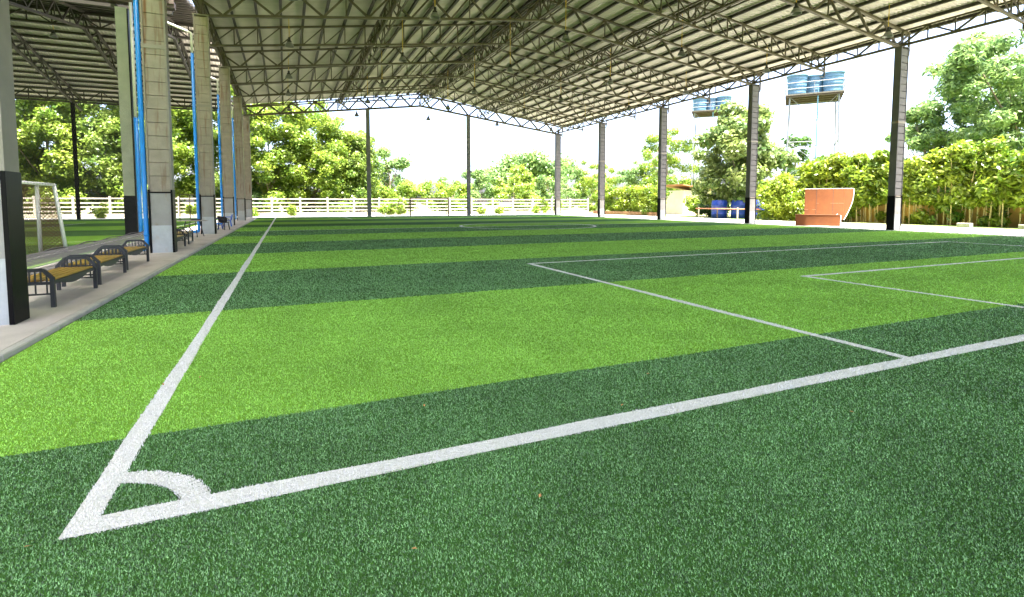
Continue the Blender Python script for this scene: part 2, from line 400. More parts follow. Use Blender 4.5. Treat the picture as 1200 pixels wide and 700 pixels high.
# main trusses (at the columns) and the lighter ones half-way between them
def chord(m, pts, w_, h_):
    for a, b in zip(pts[:-1], pts[1:]): m.bar(a, b, w_, h_)
def cross_truss(y, main):
    x0, x1 = XL - .55, XR + 1.05; end = y > YEND - .1
    m = MB(); cw = (.26 if end else .19) if main else .13
    ch = .2 if end else .12
    chord(m, [(x0, y, zt(x0)), (XM, y, zt(XM))], cw, .12); chord(m, [(XM + .01, y, zt(XM)), (x1, y, zt(x1))], cw, .12)
    chord(m, [(x0, y, zb(x0)), (XM, y, zb(XM))], cw, ch); chord(m, [(XM + .01, y, zb(XM)), (x1, y, zb(x1))], cw, ch)
    t = hp(m, 'main_truss' if main else 'intermediate_truss', 'steel')
    lat = MB()
    def web(a, b, s_, h_=None):
        if main: sp(MB().bar(a, b, s_, h_ or s_, up=(0, 1, 0)), 'web_member', 'steel', t)
        else: lat.bar(a, b, s_, h_ or s_, up=(0, 1, 0))
    wz = (.17 if end else .11) if main else .07
    sp(MB().bar((XM, y, zb(XM) + .07), (XM, y, zt(XM) - .07), .09, .09, up=(0, 1, 0)), 'king_post', 'steel', t)
    for sgn in (-1, 1):
        e = x0 if sgn < 0 else x1
        L = abs(e - XM)
        if main:
            k = 8; p = L / k
            for i in range(k):
                xa = XM + sgn * i * p; xm = XM + sgn * (i + .5) * p; xb = XM + sgn * (i + 1) * p
                web((xa + sgn * .05, y, zt(xa) - .06), (xm - sgn * .04, y, zb(xm) + .06), wz)
                web((xm + sgn * .04, y, zb(xm) + .06), (xb - sgn * .05, y, zt(xb) - .06), wz)
                if i % 3 == 1: web((xb, y, zb(xb) + .06), (xb, y, zt(xb) - .06), .06)
        else:
            k = 15; p = L / k
            for i in range(k):
                xa = XM + sgn * i * p; xb = XM + sgn * (i + 1) * p
                web((xb, y, zb(xb) + .05), (xb, y, zt(xb) - .05), wz)
                web((xa + sgn * .03, y, zt(xa) - .05), (xb - sgn * .03, y, zb(xb) + .05), wz * .9)
        # end post hanging below the eave with a little gutter bracket
        if sgn > 0:
            sp(MB().box(e - .05, e + .05, y - .05, y + .05, zb(e) - .30, zt(e) - .06), 'end_post', 'steel', t)
            sp(MB().bar((e - .06, y, zb(e) - .42), (e - 1.0 if main else e - .5, y, zb(e) - .42), .05, .05).bar((e, y, zb(e) - .30), (e, y, zb(e) - .445), .05, .05), 'gutter_bracket', 'steel', t)
    if not main: tag(sp(lat, 'web_lattice', 'steel', t), kind='stuff')
    return t
TY = [CY[0] + 5.525 * i for i in range(11)]
for i, y in enumerate(TY): cross_truss(y, i % 2 == 0)

# longitudinal trusses between the cross trusses
def long_truss(x, z0, z1, dbl=False, panel=1.38, y0=CY[0], y1=YEND, name='longitudinal_truss'):
    m = MB()
    offs = (-.22, .22) if dbl else (0,); ww = .065 if dbl else .10
    for dx in offs:
        m.bar((x + dx, y0, z0), (x + dx, y1, z0), .09 if dbl else .14, .09 if dbl else .14)
        m.bar((x + dx, y0, z1), (x + dx, y1, z1), .09, .09)
    t = hp(m, name, 'steel')
    n = int(round((y1 - y0) / panel)); p = (y1 - y0) / n; lat = MB(); single = not dbl and x > XM
    for i in range(n):
        ya, yb = y0 + i * p, y0 + (i + 1) * p
        for dx in offs:
            if i % 2 == 0: a, b = (x + dx, ya + .03, z0 + .05), (x + dx, yb - .03, z1 - .05)
            else: a, b = (x + dx, ya + .03, z1 - .05), (x + dx, yb - .03, z0 + .05)
            if single: sp(MB().bar(a, b, ww, ww), 'web_member', 'steel', t)
            else: lat.bar(a, b, ww, ww)
        lat.bar((x + offs[0], yb, z0 + .05), (x + offs[0], yb, z1 - .05), .06, .06)
    tag(sp(lat, 'web_lattice', 'steel', t), kind='stuff')
    return t
long_truss(XM + .06, zb(XM) + .02, zt(XM) - .16, dbl=True)
long_truss(7.2, zb(7.2) + .13, zt(7.2) - .14, dbl=True)
long_truss(24.6, zb(24.6) + .13, zt(24.6) - .14, dbl=True)
long_truss(XR + .38, 11.42, 12.28, name='eave_truss')
long_truss(XL - .38, 11.42, 12.28, name='eave_truss')
# eave fascia gutter
hp(MB().bar((XR + 1.56, YS0, zr(XR + 1.5) - .02), (XR + 1.56, YS1, zr(XR + 1.5) - .02), .16, .16), 'eave_gutter', 'steel_dark')

# columns: steel flanges with concrete panels between them, plinth below
def column(xin, y, out, pipe=True):
    """xin: inner face X, out: -1 for the left row, +1 for the right row"""
    x0, x1 = sorted((xin, xin + out * (.66 if out < 0 else .74))); h = 11.24
    m = MB()
    for xa in (x0, x1 - .05):
        m.box(xa, xa + .05, y - .21, y + .21, 2.12, h)
    m.box(x0 + .05, x1 - .05, y - .012, y + .012, 2.12, h); m.box(x0 - .03, x1 + .03, y - .24, y + .24, h, h + .04)
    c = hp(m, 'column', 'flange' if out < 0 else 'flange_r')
    m = MB()
    for xa in (x0 - .012, x1 - .045): m.box(xa, xa + .057, y - .225, y + .225, .055 if out < 0 else -.03, 2.118)
    sp(m, 'black_flange', 'black', c)
    zlo = .055 if out < 0 else -.03
    g = MB().box(x0 + .05, x1 - .05, y - .19, y + .19, .95, 2.0); sp(g, 'plinth', 'plinth', c)
    sp(MB().box(x0 + .05, x1 - .05, y - .192, y + .192, zlo, .949), 'plinth_base', 'plinth_white', c)
    sp(MB().box(x0 + .01, x1 - .01, y - .20, y + .20, 2.002, 2.05), 'plinth_joint', 'black', c)
    sp(MB().box(x0 + .056, x1 - .056, y - .17, y + .17, 2.052, 2.137), 'plinth_cap', 'panel', c)
    z = 2.13
    k = 0
    while z < h - .3:
        hh = min(.43, h - z)
        dd = .178 + (.008 if (k * 7 + int(y)) % 3 == 0 else 0)
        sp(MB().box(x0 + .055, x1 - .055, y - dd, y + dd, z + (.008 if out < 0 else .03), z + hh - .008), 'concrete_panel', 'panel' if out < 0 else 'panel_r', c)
        z += hh; k += 1
    sp(MB().box(x0 - .01, x1 + .01, y - .215, y + .215, 6.62, 6.74), 'stiffener_band', 'flange', c)
    sp(MB().box(x0 + .30, x0 + .42, y - .05, y + .05, h + .04, zt(xin) + .02), 'stub_post', 'steel', c)
    if pipe and out < 0:
        px, py = x0 - .10, y - .16; q = .072
        zt_ = 9.3 if y > 20 else 10.2
        pp = MB().tube([(px - .5, py, .19), (px - .10, py, .19), (px - .03, py, .215), (px, py, .30), (px, py, zt_)], q, 12)
        d = sp(pp, 'downpipe', 'bluepipe', c, smooth=True)
        sp(MB().tube([(px, py, .62), (px, py, .70)], q + .012, 12), 'pipe_socket', 'bluepipe', c, smooth=True)
        sp(MB().tube([(px, py, zt_), (px, py, zt_ + .9), (px - .03, py, zt_ + 1.0), (px - .12, py, zt_ + 1.04), (px - 1.0, py - .2, zt_ + 1.32)], .06, 10), 'upper_pipe', 'whitepipe', c, smooth=True)
    return c
for i, y in enumerate(CY):
    column(XL, y, -1, pipe=i > 0)
    column(XR, y, 1)
# gable-end posts
for x in (10.42, 23.14):
    m = MB(); h = zb(x) - .07
    for ya in (-.14, .12): m.box(x - .22, x + .22, YEND + ya, YEND + ya + .02, -.03, h)
    m.box(x - .03, x + .03, YEND - .119, YEND + .119, -.03, h)
    c = hp(m, 'gable_post', 'galv')
    for z in (2.1, 6.4): sp(MB().box(x - .24, x + .24, YEND - .155, YEND - .142, z, z + .12), 'batten', 'galv', c)
    if x > 20: sp(MB().box(x + .13, x + .45, YEND - .1, YEND + .08, 5.6, 5.8), 'junction_box', 'lampblack', c)

# ---------------------------------------------------------------- neighbouring hall over the side court
nb = empty('side_court_hall', (-20, 45, 0))
tag(nb, 'neighbouring steel hall roof above the side court, its corrugated slope falling towards the fence', 'building')
nb_inv = Matrix.Translation((20, -45, 0))
def npart(mb, name, mt, **k):
    o = mb.build(name, mt, **k); o.parent = nb; o.matrix_parent_inverse = nb_inv; return o
VY, RY, EY = 29.1, 45.2, 61.25
def nz(y):      # bottom chord
    if y >= RY: return 11.55 + .185 * (EY - y)
    if y >= VY: return 11.55 + .185 * (y - VY)
    if y >= VY - 16.1: return 11.55 + .185 * (VY - y)
    return 11.55 + .185 * 16.1 - .185 * (VY - 16.1 - y)
def nt_(y): return nz(y) + 1.2
def nr(y): return nt_(y) + .26
XN0, XN1 = -75, -3.9  # far left length is unseen, added to shut out low sky light
for ya, yb in ((RY, EY + 3.4), (VY + .15, RY), (13.0, VY - .15), (-4.0, 13.0)):
    npart(roof_sheet(ya, yb, XN0, XN1, nr, 'y'), 'roof_sheet', 'sheet')
for (ya, yb) in ((VY, RY), (RY, EY + 3.4)):
    n = 13 if yb == RY else 15
    for i in range(n + 1):
        y = ya + .25 + (yb - ya - .5) * i / n; z = nt_(y)
        npart(MB().box(XN0, XN1, y - .085, y + .085, z + .06, z + .245), 'purlin', 'steel_dark')
for xi, x in enumerate((-34.45, -28.9, -23.35, -17.8, -12.2, -6.55)):
    m = MB()
    for ya, yb in ((VY, RY), (RY + .01, EY + 2.4)):
        m.bar((x, ya, nz(ya)), (x, yb, nz(yb)), .2, .16); m.bar((x, ya, nt_(ya)), (x, yb, nt_(yb)), .2, .16)
    t = npart(m, 'truss', 'steel_dark')
    for ya, yb in ((VY, RY), (RY, EY + 2.4)):
        n = 12
        for i in range(n):
            a = ya + (yb - ya) * i / n; b = ya + (yb - ya) * (i + 1) / n
            if i % 2: sp(MB().bar((x, a, nz(a) + .06), (x, b, nt_(b) - .06), .10, .10), 'web_member', 'steel_dark', t)
            else: sp(MB().bar((x, a, nt_(a) - .06), (x, b, nz(b) + .06), .10, .10), 'web_member', 'steel_dark', t)
            if i % 2: sp(MB().bar((x, b, nz(b) + .06), (x, b, nt_(b) - .06), .05, .05, up=(0, 1, 0)), 'web_member', 'steel_dark', t)
for y, nm in ((EY, 'eave_truss'), (RY, 'ridge_truss'), (VY + .5, 'valley_truss')):
    m = MB(); z0, z1 = nz(y) + .02, nt_(y) - .02
    if nm == 'ridge_truss': z0 += .1; z1 -= .1
    m.bar((XN0, y, z0), (XN1 - .2, y, z0), .16, .16); m.bar((XN0, y, z1), (XN1 - .2, y, z1), .14, .14); m.bar((XN0, y, (z0 + z1) / 2 + .1), (XN1 - .2, y, (z0 + z1) / 2 + .1), .05, .05)
    t = npart(m, nm, 'steel_dark')
    lat = MB(); n = 50; xs = [XN0 + (XN1 - .2 - XN0) * i / n for i in range(n + 1)]
    for i in range(n):
        a, b = xs[i], xs[i + 1]
        if i % 2: lat.bar((a + .04, y, z0 + .05), (b - .04, y, z1 - .05), .09, .09, up=(0, 1, 0))
        else: lat.bar((a + .04, y, z1 - .05), (b - .04, y, z0 + .05), .09, .09, up=(0, 1, 0))
        lat.bar((b, y, z0 + .05), (b, y, z1 - .05), .08, .08, up=(0, 1, 0))
    tag(sp(lat, 'web_lattice', 'steel_dark', t), kind='stuff')
npart(MB().box(XN0, XN1, VY - .24, VY + .24, 11.72, 12.05).box(XN0, XN1, VY - .30, VY - .242, 11.9, 13.1), 'valley_gutter', 'rust')
npart(MB().box(XN0, XN1, EY + 3.4, EY + 3.54, nr(EY + 3.4) - .14, nr(EY + 3.4) + .04), 'eave_gutter', 'steel_dark')
for x in (-28.9, -17.8):
    m = MB()
    for ya in (-.17, .14): m.box(x - .13, x + .13, EY + ya, EY + ya + .03, -.03, nz(EY) - .06)
    m.box(x - .015, x + .015, EY - .14, EY + .14, -.03, nz(EY) - .06); npart(m, 'eave_post', 'black')
for x in (-6.2, -17.3):
    c = npart(MB().box(x - .24, x + .24, VY - .2, VY + .2, 2.05, 11.45), 'valley_column', mat('olive_concrete', (.25, .26, .20), .85, var=.12, vscale=2, bump=.2) if x > -10 else bpy.data.materials['olive_concrete'])
    sp(MB().box(x + .242, x + .30, VY - .21, VY + .21, .0, 11.4), 'column_flange', 'black', c)
    sp(MB().box(x - .25, x + .24, VY - .205, VY + .205, .0, 2.05), 'black_base', 'black', c)
    sp(MB().tube([(x + 1.05, VY - .28, .14), (x + .50, VY - .28, .14), (x + .455, VY - .28, .155), (x + .44, VY - .28, .2), (x + .44, VY - .28, 6.0)], .10, 12), 'downpipe', 'bluepipe', c, smooth=True)
    sp(MB().tube([(x + .44, VY - .28, 6.0), (x + .44, VY - .28, 11.7)], .07, 10), 'upper_pipe', 'whitepipe', c, smooth=True)

# ---------------------------------------------------------------- pendant lamps
def make_lamp():
    r = empty('pendant_lamp')
    MB().lathe([(.001, .34), (.07, .34), (.075, .17), (.13, .14), (.14, .05), (.145, .04)], 14).build('lamp_housing', 'lampblack', r, smooth=True)
    MB().lathe([(.146, .045), (.21, -.03), (.265, -.17), (.28, -.20), (.265, -.198), (.20, -.04), (.13, .03)], 18).build('reflector', 'lampglass', r, smooth=True)
    MB().lathe([(.05, .04), (.06, -.03), (.045, -.10), (.001, -.12)], 10).build('bulb', 'lampglass', r, smooth=True)
    return r
lampless = make_lamp(); first = True
LZ = 11.45
for x in (1.65, 8.55, 16.45, 25.1, 32.7):
    for y in (15.7, 23.9, 32.0, 40.1, 48.2, 56.2):
        jy = y + rnd.uniform(-.15, .15); jz = LZ + rnd.uniform(-.15, .12)
        if x == 32.7: jz -= .25
        o = lampless if first else copy_tree(lampless)
        first = False
        o.location = (x + rnd.uniform(-.08, .08), jy, jz)
        for ch in list(o.children):
            if ch.name.startswith('lamp_cord'): bpy.data.objects.remove(ch)
        MB().tube([(0, 0, .335), (0, 0, zt(x) + .06 - jz)], .02, 6).build('lamp_cord', 'cord', o)
        tag(o, 'bell-shaped lamp hanging on a yellow cord from the pitch hall roof', 'lamp', 'pendant lamps above the pitch')
sl_ = copy_tree(lampless); sl_.location = (-14.6, 47.2, 14.35)
for ch in list(sl_.children):
    if ch.name.startswith('lamp_cord'): ch.scale.z = .5
tag(sl_, 'bell-shaped lamp hanging under the neighbouring roof above the side court', 'lamp')

# ---------------------------------------------------------------- benches
def make_bench():
    """backless bench along local Y, centred; arched rail with balusters at both ends"""
    r = empty('bench'); L, D, H = 1.98, .56, .43
    for i in range(5):
        x = -D / 2 + .065 + i * (D - .13) / 4
        MB().box(x - .046, x + .046, -L / 2 + .05, L / 2 - .05, H - .022, H + .004).build('seat_slat', 'wood', r, bevel=.006)
    m = MB()
    for sx in (-1, 1):
        x = sx * (D / 2 - .012)
        m.box(x - .02, x + .02, -L / 2 + .03, L / 2 - .03, H - .075, H - .024)
        # shallow arched apron plate under the rail
        ys = np.linspace(-.55, .55, 9)
        for a, b in zip(ys[:-1], ys[1:]):
            da, db = .075 * math.cos(a * 2.4), .075 * math.cos(b * 2.4)
            m.add([(x - .006, a, H - .078), (x - .006, b, H - .078), (x - .006, b, H - .078 - db), (x - .006, a, H - .078 - da),
                   (x + .006, a, H - .078), (x + .006, b, H - .078), (x + .006, b, H - .078 - db), (x + .006, a, H - .078 - da)],
                  [(0, 1, 2, 3), (7, 6, 5, 4), (3, 2, 6, 7)])
    for yy in (-.5, 0, .5): m.box(-D / 2 + .01, D / 2 - .01, yy - .02, yy + .02, H - .06, H - .024)
    m.build('seat_frame', 'benchmetal', r)
    for sy in (-1, 1):
        y = sy * (L / 2 - .005)
        pr = [(-D / 2, H + .03), (-.17, H + .165), (.17, H + .165), (D / 2, H + .03)]
        m = MB()
        for (xa, za), (xb, zb_) in zip(pr[:-1], pr[1:]): m.bar((xa, y, za), (xb, y, zb_), .05, .05, up=(0, 1, 0))
        m.box(-D / 2, D / 2, y - .02, y + .02, H - .07, H - .026); m.box(-D / 2, D / 2, y - .015, y + .015, .2, .225)
        e = m.build('end_rail', 'benchmetal', r)
        for k in range(7):
            x = -.21 + k * .07; zt__ = H + .155 if abs(x) < .17 else H + .12
            MB().box(x - .009, x + .009, y - .009, y + .009, .225 if k % 2 == 0 else H - .026, zt__).build('baluster', 'benchmetal', e)
        for sx in (-1, 1):
            x = sx * D / 2
            MB().box(x - .028, x + .028, y - .028, y + .028, 0, H + .045).build('leg', 'benchmetal', r)
    return r
bn = make_bench()
spots = [(-2.57, 8.05, 0, 'slatted bench beside the black-based column by the goal, first of its three'),
         (-2.66, 10.5, R(1.2), 'slatted bench in the middle of the row of three by the goal'),
         (-2.76, 13.05, R(-1), 'slatted bench nearest the rust-streaked column with the blue pipe'),
         (-2.72, 18.55, R(-1.5), 'darker bench just past the rust-streaked column, its end against the next bench'),
         (-2.78, 21.4, R(4), 'bench with its far end by the small round table')]
for i, (x, y, a, lb) in enumerate(spots):
    o = bn if i == 0 else copy_tree(bn)
    o.location = (x, y, .055); o.rotation_euler.z = a
    tag(o, lb, 'bench', 'wooden slat benches on the pavement')

# round table, chairs by the columns
t = empty('round_table', (-3.0, 25.6, .055)); tag(t, 'small round grey table on thin legs beside the pavement column', 'table')
MB().lathe([(.001, .80), (.62, .80), (.64, .785), (.62, .765), (.001, .765)], 28).build('tabletop', 'greytop', t)
for a in (.5, 2.07, 3.64, 5.21):
    MB().tube([(.30 * math.cos(a), .30 * math.sin(a), .765), (.48 * math.cos(a), .48 * math.sin(a), 0)], .02, 8).build('leg', 'benchmetal', t)
bx_ = MB().box(-.2, .2, -.13, .13, 0, .05).build('tray', 'blackcloth', loc=(-2.85, 25.6, .856), bevel=.01); tag(bx_, 'flat black tray lying on the round grey table', 'tray')
def plastic_chair(mt, mleg):
    r = empty('chair')
    vs = []
    m = MB(); m.box(-.21, .21, -.20, .20, .42, .45).build('seat', mt, r, bevel=.012)
    m = MB()
    xs = np.linspace(-.21, .21, 7)
    for a, b in zip(xs[:-1], xs[1:]):
        ca, cb = .06 * (1 - (a / .21) ** 2), .06 * (1 - (b / .21) ** 2)
        m.add([(a, .20 + ca, .45), (b, .20 + cb, .45), (b, .27 + cb, .84 - .05 * (b / .21) ** 2), (a, .27 + ca, .84 - .05 * (a / .21) ** 2),
               (a, .18 + ca, .45), (b, .18 + cb, .45), (b, .25 + cb, .84 - .05 * (b / .21) ** 2), (a, .25 + ca, .84 - .05 * (a / .21) ** 2)],
              [(0, 1, 2, 3), (7, 6, 5, 4), (3, 2, 6, 7), (0, 4, 5, 1)])
    m.build('backrest', mt, r)
    for sx in (-1, 1):
        for sy in (-1, 1):
            MB().bar((sx * .18, sy * .17, .42), (sx * .23, sy * .22, 0), .04, .04).build('leg', mleg, r)
        MB().tube([(sx * .215, .21, .66), (sx * .24, -.12, .66), (sx * .23, -.19, .60), (sx * .21, -.20, .43)], .018, 8).build('armrest', mleg, r)
    return r
c1 = plastic_chair('blueplastic', 'blueplastic'); c1.location = (-2.85, 33.6, .055); c1.rotation_euler.z = R(70)
tag(c1, 'blue plastic chair standing by the downpipe behind the black chairs', 'chair', 'chairs by the columns')
c2 = copy_tree(c1); c2.location = (-2.55, 36.9, .055); c2.rotation_euler.z = R(-80); tag(c2, 'blue plastic chair pushed close to the column face', 'chair')
c3 = plastic_chair('blackcloth', 'benchmetal'); c3.location = (-2.9, 31.2, .055); c3.rotation_euler.z = R(100); tag(c3, 'black chair just past the round table column', 'chair', 'chairs by the columns')
c4 = copy_tree(c3); c4.location = (-2.35, 32.3, .055); c4.rotation_euler.z = R(60); tag(c4, 'black chair in front of the blue plastic chair', 'chair')
bag = MB(); bag.lathe([(.001, 0), (.16, .0), (.19, .12), (.17, .26), (.08, .33), (.03, .35), (.001, .35)], 12)
b_ = bag.build('bag', 'blackcloth', loc=(-2.35, 32.3, .51), smooth=True); b_.scale = (1.1, .8, 1); tag(b_, 'black bag slumped on the seat of a black chair', 'bag')
# rusty small goal frame standing on the side court
g = empty('goal_frame', (-6.6, 50.5, .01)); tag(g, 'thin rusty goal frame on the side court in front of the pale fence', 'goal frame')
for x in (-.9, -.1, .7): MB().tube([(x, 0, 0), (x * .95, 0, 2.4)], .035, 8).build('post', 'rust', g)
MB().tube([(-.9, 0, 2.38), (.7, 0, 2.38)], .03, 8).build('crossbar', 'rust', g)

# ---------------------------------------------------------------- white goal on the side court (seen from behind)
def netgrid(P00, P10, P01, P11, cell, wd, diamond=True):
    """cords as thin flat strips across a bilinear quad"""
    P00, P10, P01, P11 = map(Vector, (P00, P10, P01, P11))
    U = ((P10 - P00).length + (P11 - P01).length) / 2; Vv = ((P01 - P00).length + (P11 - P10).length) / 2
    nrm = (P10 - P00).cross(P01 - P00).normalized()
    f = lambda u, v: P00 * (1 - u) * (1 - v) + P10 * u * (1 - v) + P01 * (1 - u) * v + P11 * u * v
    m = MB(); segs = []
    if diamond:
        k = int((U + Vv) / cell)
        for i in range(1, k):
            s = i * cell
            a0, b0 = (min(s, U), max(0, s - U)), (max(0, s - Vv), min(s, Vv))
            segs.append((a0, b0)); segs.append(((U - a0[0], a0[1]), (U - b0[0], b0[1])))
    else:
        for i in range(int(U / cell) + 1): segs.append(((i * cell, 0), (i * cell, Vv)))
        for i in range(int(Vv / cell) + 1): segs.append(((0, i * cell), (U, i * cell)))
    for a, b in segs:
        A, B = f(a[0] / U, a[1] / Vv), f(b[0] / U, b[1] / Vv)
        if (B - A).length < .01: continue
        d = (B - A).normalized(); t_ = d.cross(nrm) * (wd / 2)
        m.add([A - t_, A + t_, B + t_, B - t_], [(0, 1, 2, 3)])
    return m
g = empty('futsal_goal', (-5.85, 17.2, .012)); tag(g, 'white tubular goal with brown net on the side court behind the benches', 'goal')
y0, y1, ht = -1.75, 1.55, 2.3
for y in (y0, y1):
    MB().tube([(-.55, y, 0), (-.55, y, ht)], .055, 10).build('post', 'goalwhite', g, smooth=True)
    MB().tube([(-.55, y, ht - .03), (-.1, y - .02, ht - .02), (.12, y + .02, .04)], .055, 10).build('back_stay', 'goalwhite', g, smooth=True)
    MB().tube([(-.55, y, .04), (.12, y, .04)], .035, 8).build('base_rail', 'goalwhite', g, smooth=True)
MB().tube([(-.55, y0, ht), (-.55, y1, ht)], .045, 10).build('crossbar', 'goalwhite', g, smooth=True)
MB().tube([(-.1, y0, ht - .02), (-.1, y1, ht - .02)], .05, 10).build('top_rail', 'goalwhite', g, smooth=True)
MB().tube([(.12, y0, .04), (.12, y1, .04)], .035, 10).build('ground_rail', 'goalwhite', g, smooth=True)
n_ = netgrid((.11, y0, .06), (.11, y1, .06), (-.1, y0, ht - .05), (-.1, y1, ht - .05), .11, .02).build('net', 'rope_brown', g)
netgrid((-.54, y1, .06), (.11, y1, .06), (-.54, y1, ht - .05), (-.1, y1, ht - .05), .11, .014).build('side_net', 'rope_brown', g)

# barrier net between the columns with a slack skirt lying on the ground
g = empty('barrier_net', (-4.35, 11.5, .055)); tag(g, 'grey barrier net with slack charcoal skirt behind the benches', 'net')
netgrid((0, -5.3, .02), (0, 15.5, .02), (0, -5.3, 5.5), (0, 15.5, 5.5), .16, .004).build('net', 'rope_grey', g)
sk = netgrid((-.25, -5.3, .42), (-.25, 15.5, .36), (.60, -5.3, .02), (.55, 15.5, .02), .034, .015).build('skirt', 'rope_black', g)
mk = MB().tube([(-.25, -5.3 + 20.8 * i / 40, .40 + .03 * math.sin(i * 1.3)) for i in range(41)], .016, 6); mk.build('top_rope', 'rope_black', g)
mk = MB().tube([(.54 + .05 * math.sin(i * .9), -5.3 + 20.8 * i / 40, .02) for i in range(41)], .02, 6); mk.build('bottom_rope', 'rope_grey', g)

# far goal of the main pitch
g = empty('pitch_goal', (17.8, 60.9, 0)); tag(g, 'thin dark goal frame at the far end of the striped pitch', 'goal')
for x in (-2.45, 2.45): MB().tube([(x, 0, 0), (x, 0, 2.25)], .08, 8).build('post', 'rust', g)
MB().tube([(-2.45, 0, 2.25), (2.45, 0, 2.25)], .08, 8).build('crossbar', 'rust', g)
for x in (-2.45, 2.45): MB().tube([(x, 0, 2.25), (x, .55, 2.2), (x, .95, .03)], .03, 6).build('back_stay', 'rust', g)
netgrid((-2.45, .95, .03), (2.45, .95, .03), (-2.45, .55, 2.2), (2.45, .55, 2.2), .2, .006).build('net', 'rope_grey', g)

# ---------------------------------------------------------------- concrete post-and-rail fence
fe = empty('concrete_fence', (10, 69.6, 0)); tag(fe, 'long pale concrete post-and-rail fence beyond the far end of the pitch', 'fence')
fx0, fx1, sp_ = -37.5, 46.6, 3.36; nb_ = int(round((fx1 - fx0) / sp_)); sp_ = (fx1 - fx0) / nb_
postm = MB().box(-.11, .11, -.11, .11, -.09, 2.42).mesh('post', 'fence')
railm = MB().box(.112, sp_ - .112, -.045, .045, -.085, .085).mesh('rail', 'fence')
slabm = MB().box(.112, sp_ - .112, -.035, .035, -.09, .42).mesh('base_slab', 'fence')
for i in range(nb_ + 1):
    x = fx0 + i * sp_ - 10
    o = obj('post', postm, fe, (x, 0, 0))
    if i < nb_:
        for z in (.72, 1.18, 1.66, 2.16):
            r_ = obj('rail', railm, fe, (x, rnd.uniform(-.01, .01), z + rnd.uniform(-.02, .02))); r_.rotation_euler.y = rnd.uniform(-.006, .006)
        obj('base_slab', slabm, fe, (x, 0, 0))

# ---------------------------------------------------------------- foliage builders
def leaf_cloud(cl, n, size, r_, up=.45, flat_=0.6, long=1.6):
    """cl: list of (cx,cy,cz,rx,ry,rz); leaves spread through the clumps, thicker near their surface"""
    cl = np.array(cl, float); vol = (cl[:, 3] * cl[:, 4] * cl[:, 5]) ** .67
    idx = r_.choice(len(cl), n, p=vol / vol.sum())
    d = r_.normal(size=(n, 3)); d /= np.linalg.norm(d, axis=1)[:, None]
    rad = r_.uniform(.25, 1.08, n) ** .6; rad = np.where(r_.random(n) < .22, rad * 1.45, rad)
    c = cl[idx, :3] + d * cl[idx, 3:] * rad[:, None]
    nrm = d * .8 + r_.normal(size=(n, 3)) * flat_; nrm[:, 2] += up; nrm /= np.linalg.norm(nrm, axis=1)[:, None]
    t = np.cross(nrm, r_.normal(size=(n, 3))); t /= np.linalg.norm(t, axis=1)[:, None]
    b = np.cross(nrm, t); s = size * r_.uniform(.6, 1.35, n)[:, None]
    v = np.empty((n, 4, 3)); v[:, 0] = c - t * s * long * .5; v[:, 1] = c + b * s * .5 - nrm * s * .10; v[:, 2] = c + t * s * long * .5 - nrm * s * .2; v[:, 3] = c - b * s * .5 - nrm * s * .10
    return v.reshape(-1, 3)
def clumps(w_, h0, h1, n, r_, rmin, rmax, top_taper=.6, dep=None):
    """clump centres inside an egg-shaped crown between heights h0 and h1"""
    out = []; dep = dep or w_
    while len(out) < n:
        x, y = r_.uniform(-1, 1, 2); t = r_.uniform(0, 1)
        lim = math.sqrt(max(.05, 1 - (abs(t - .42) / (.6 if t > .42 else .5)) ** 2 * top_taper))
        if x * x + y * y > lim * lim: continue
        rr = r_.uniform(rmin, rmax)
        out.append((x * max(.1, w_ / 2 - rr * .6), y * max(.1, dep / 2 - rr * .6), h0 + (h1 - h0 - rr * .6) * t + rr * .2, rr, rr, rr * r_.uniform(.6, .85)))
    return out
def tree(name, label, cat, loc, w_, h, seed, lm, leaf, n, group=None, trunk_h=None, ncl=26, rmin=.9, rmax=1.7, trunk_r=.22, lean=0, dep=None, bm='bark', low=.18, long=1.6, taper=.6):
    r_ = np.random.default_rng(seed)
    o = empty(name, loc); tag(o, label, cat, group)
    h0 = trunk_h if trunk_h is not None else h * low
    cl = clumps(w_, h0, h, ncl, r_, rmin, rmax, taper, dep)
    v = leaf_cloud(cl, n, leaf, r_, long=long)
    obj('crown', npmesh('crown', v, np.arange(len(v)), 4, lm), o)
    m = MB(); tp = (lean, 0, h0 + (h - h0) * .55)
    mid = (lean * .4 + r_.uniform(-.2, .2), r_.uniform(-.2, .2), h0 * .6 + .3)
    m.tube([(0, 0, -.1), mid, tp], [trunk_r, trunk_r * .8, trunk_r * .3], 8)
    for c in sorted(cl, key=lambda c: c[2])[:: max(1, len(cl) // 11)]:
        t0 = min(.9, max(.25, (c[2] - h0) / (h - h0))); z0 = h0 * .7 + (tp[2] - h0 * .7) * t0 * .7
        k = z0 / tp[2]; s = Vector((lean * k, 0, z0)); e = Vector(c[:3])
        m.tube([s, (s + e) / 2 + Vector((0, 0, -.2)), e], [trunk_r * .45, trunk_r * .3, trunk_r * .1], 6)
    m.build('trunk', bm, o, smooth=True)
    return o

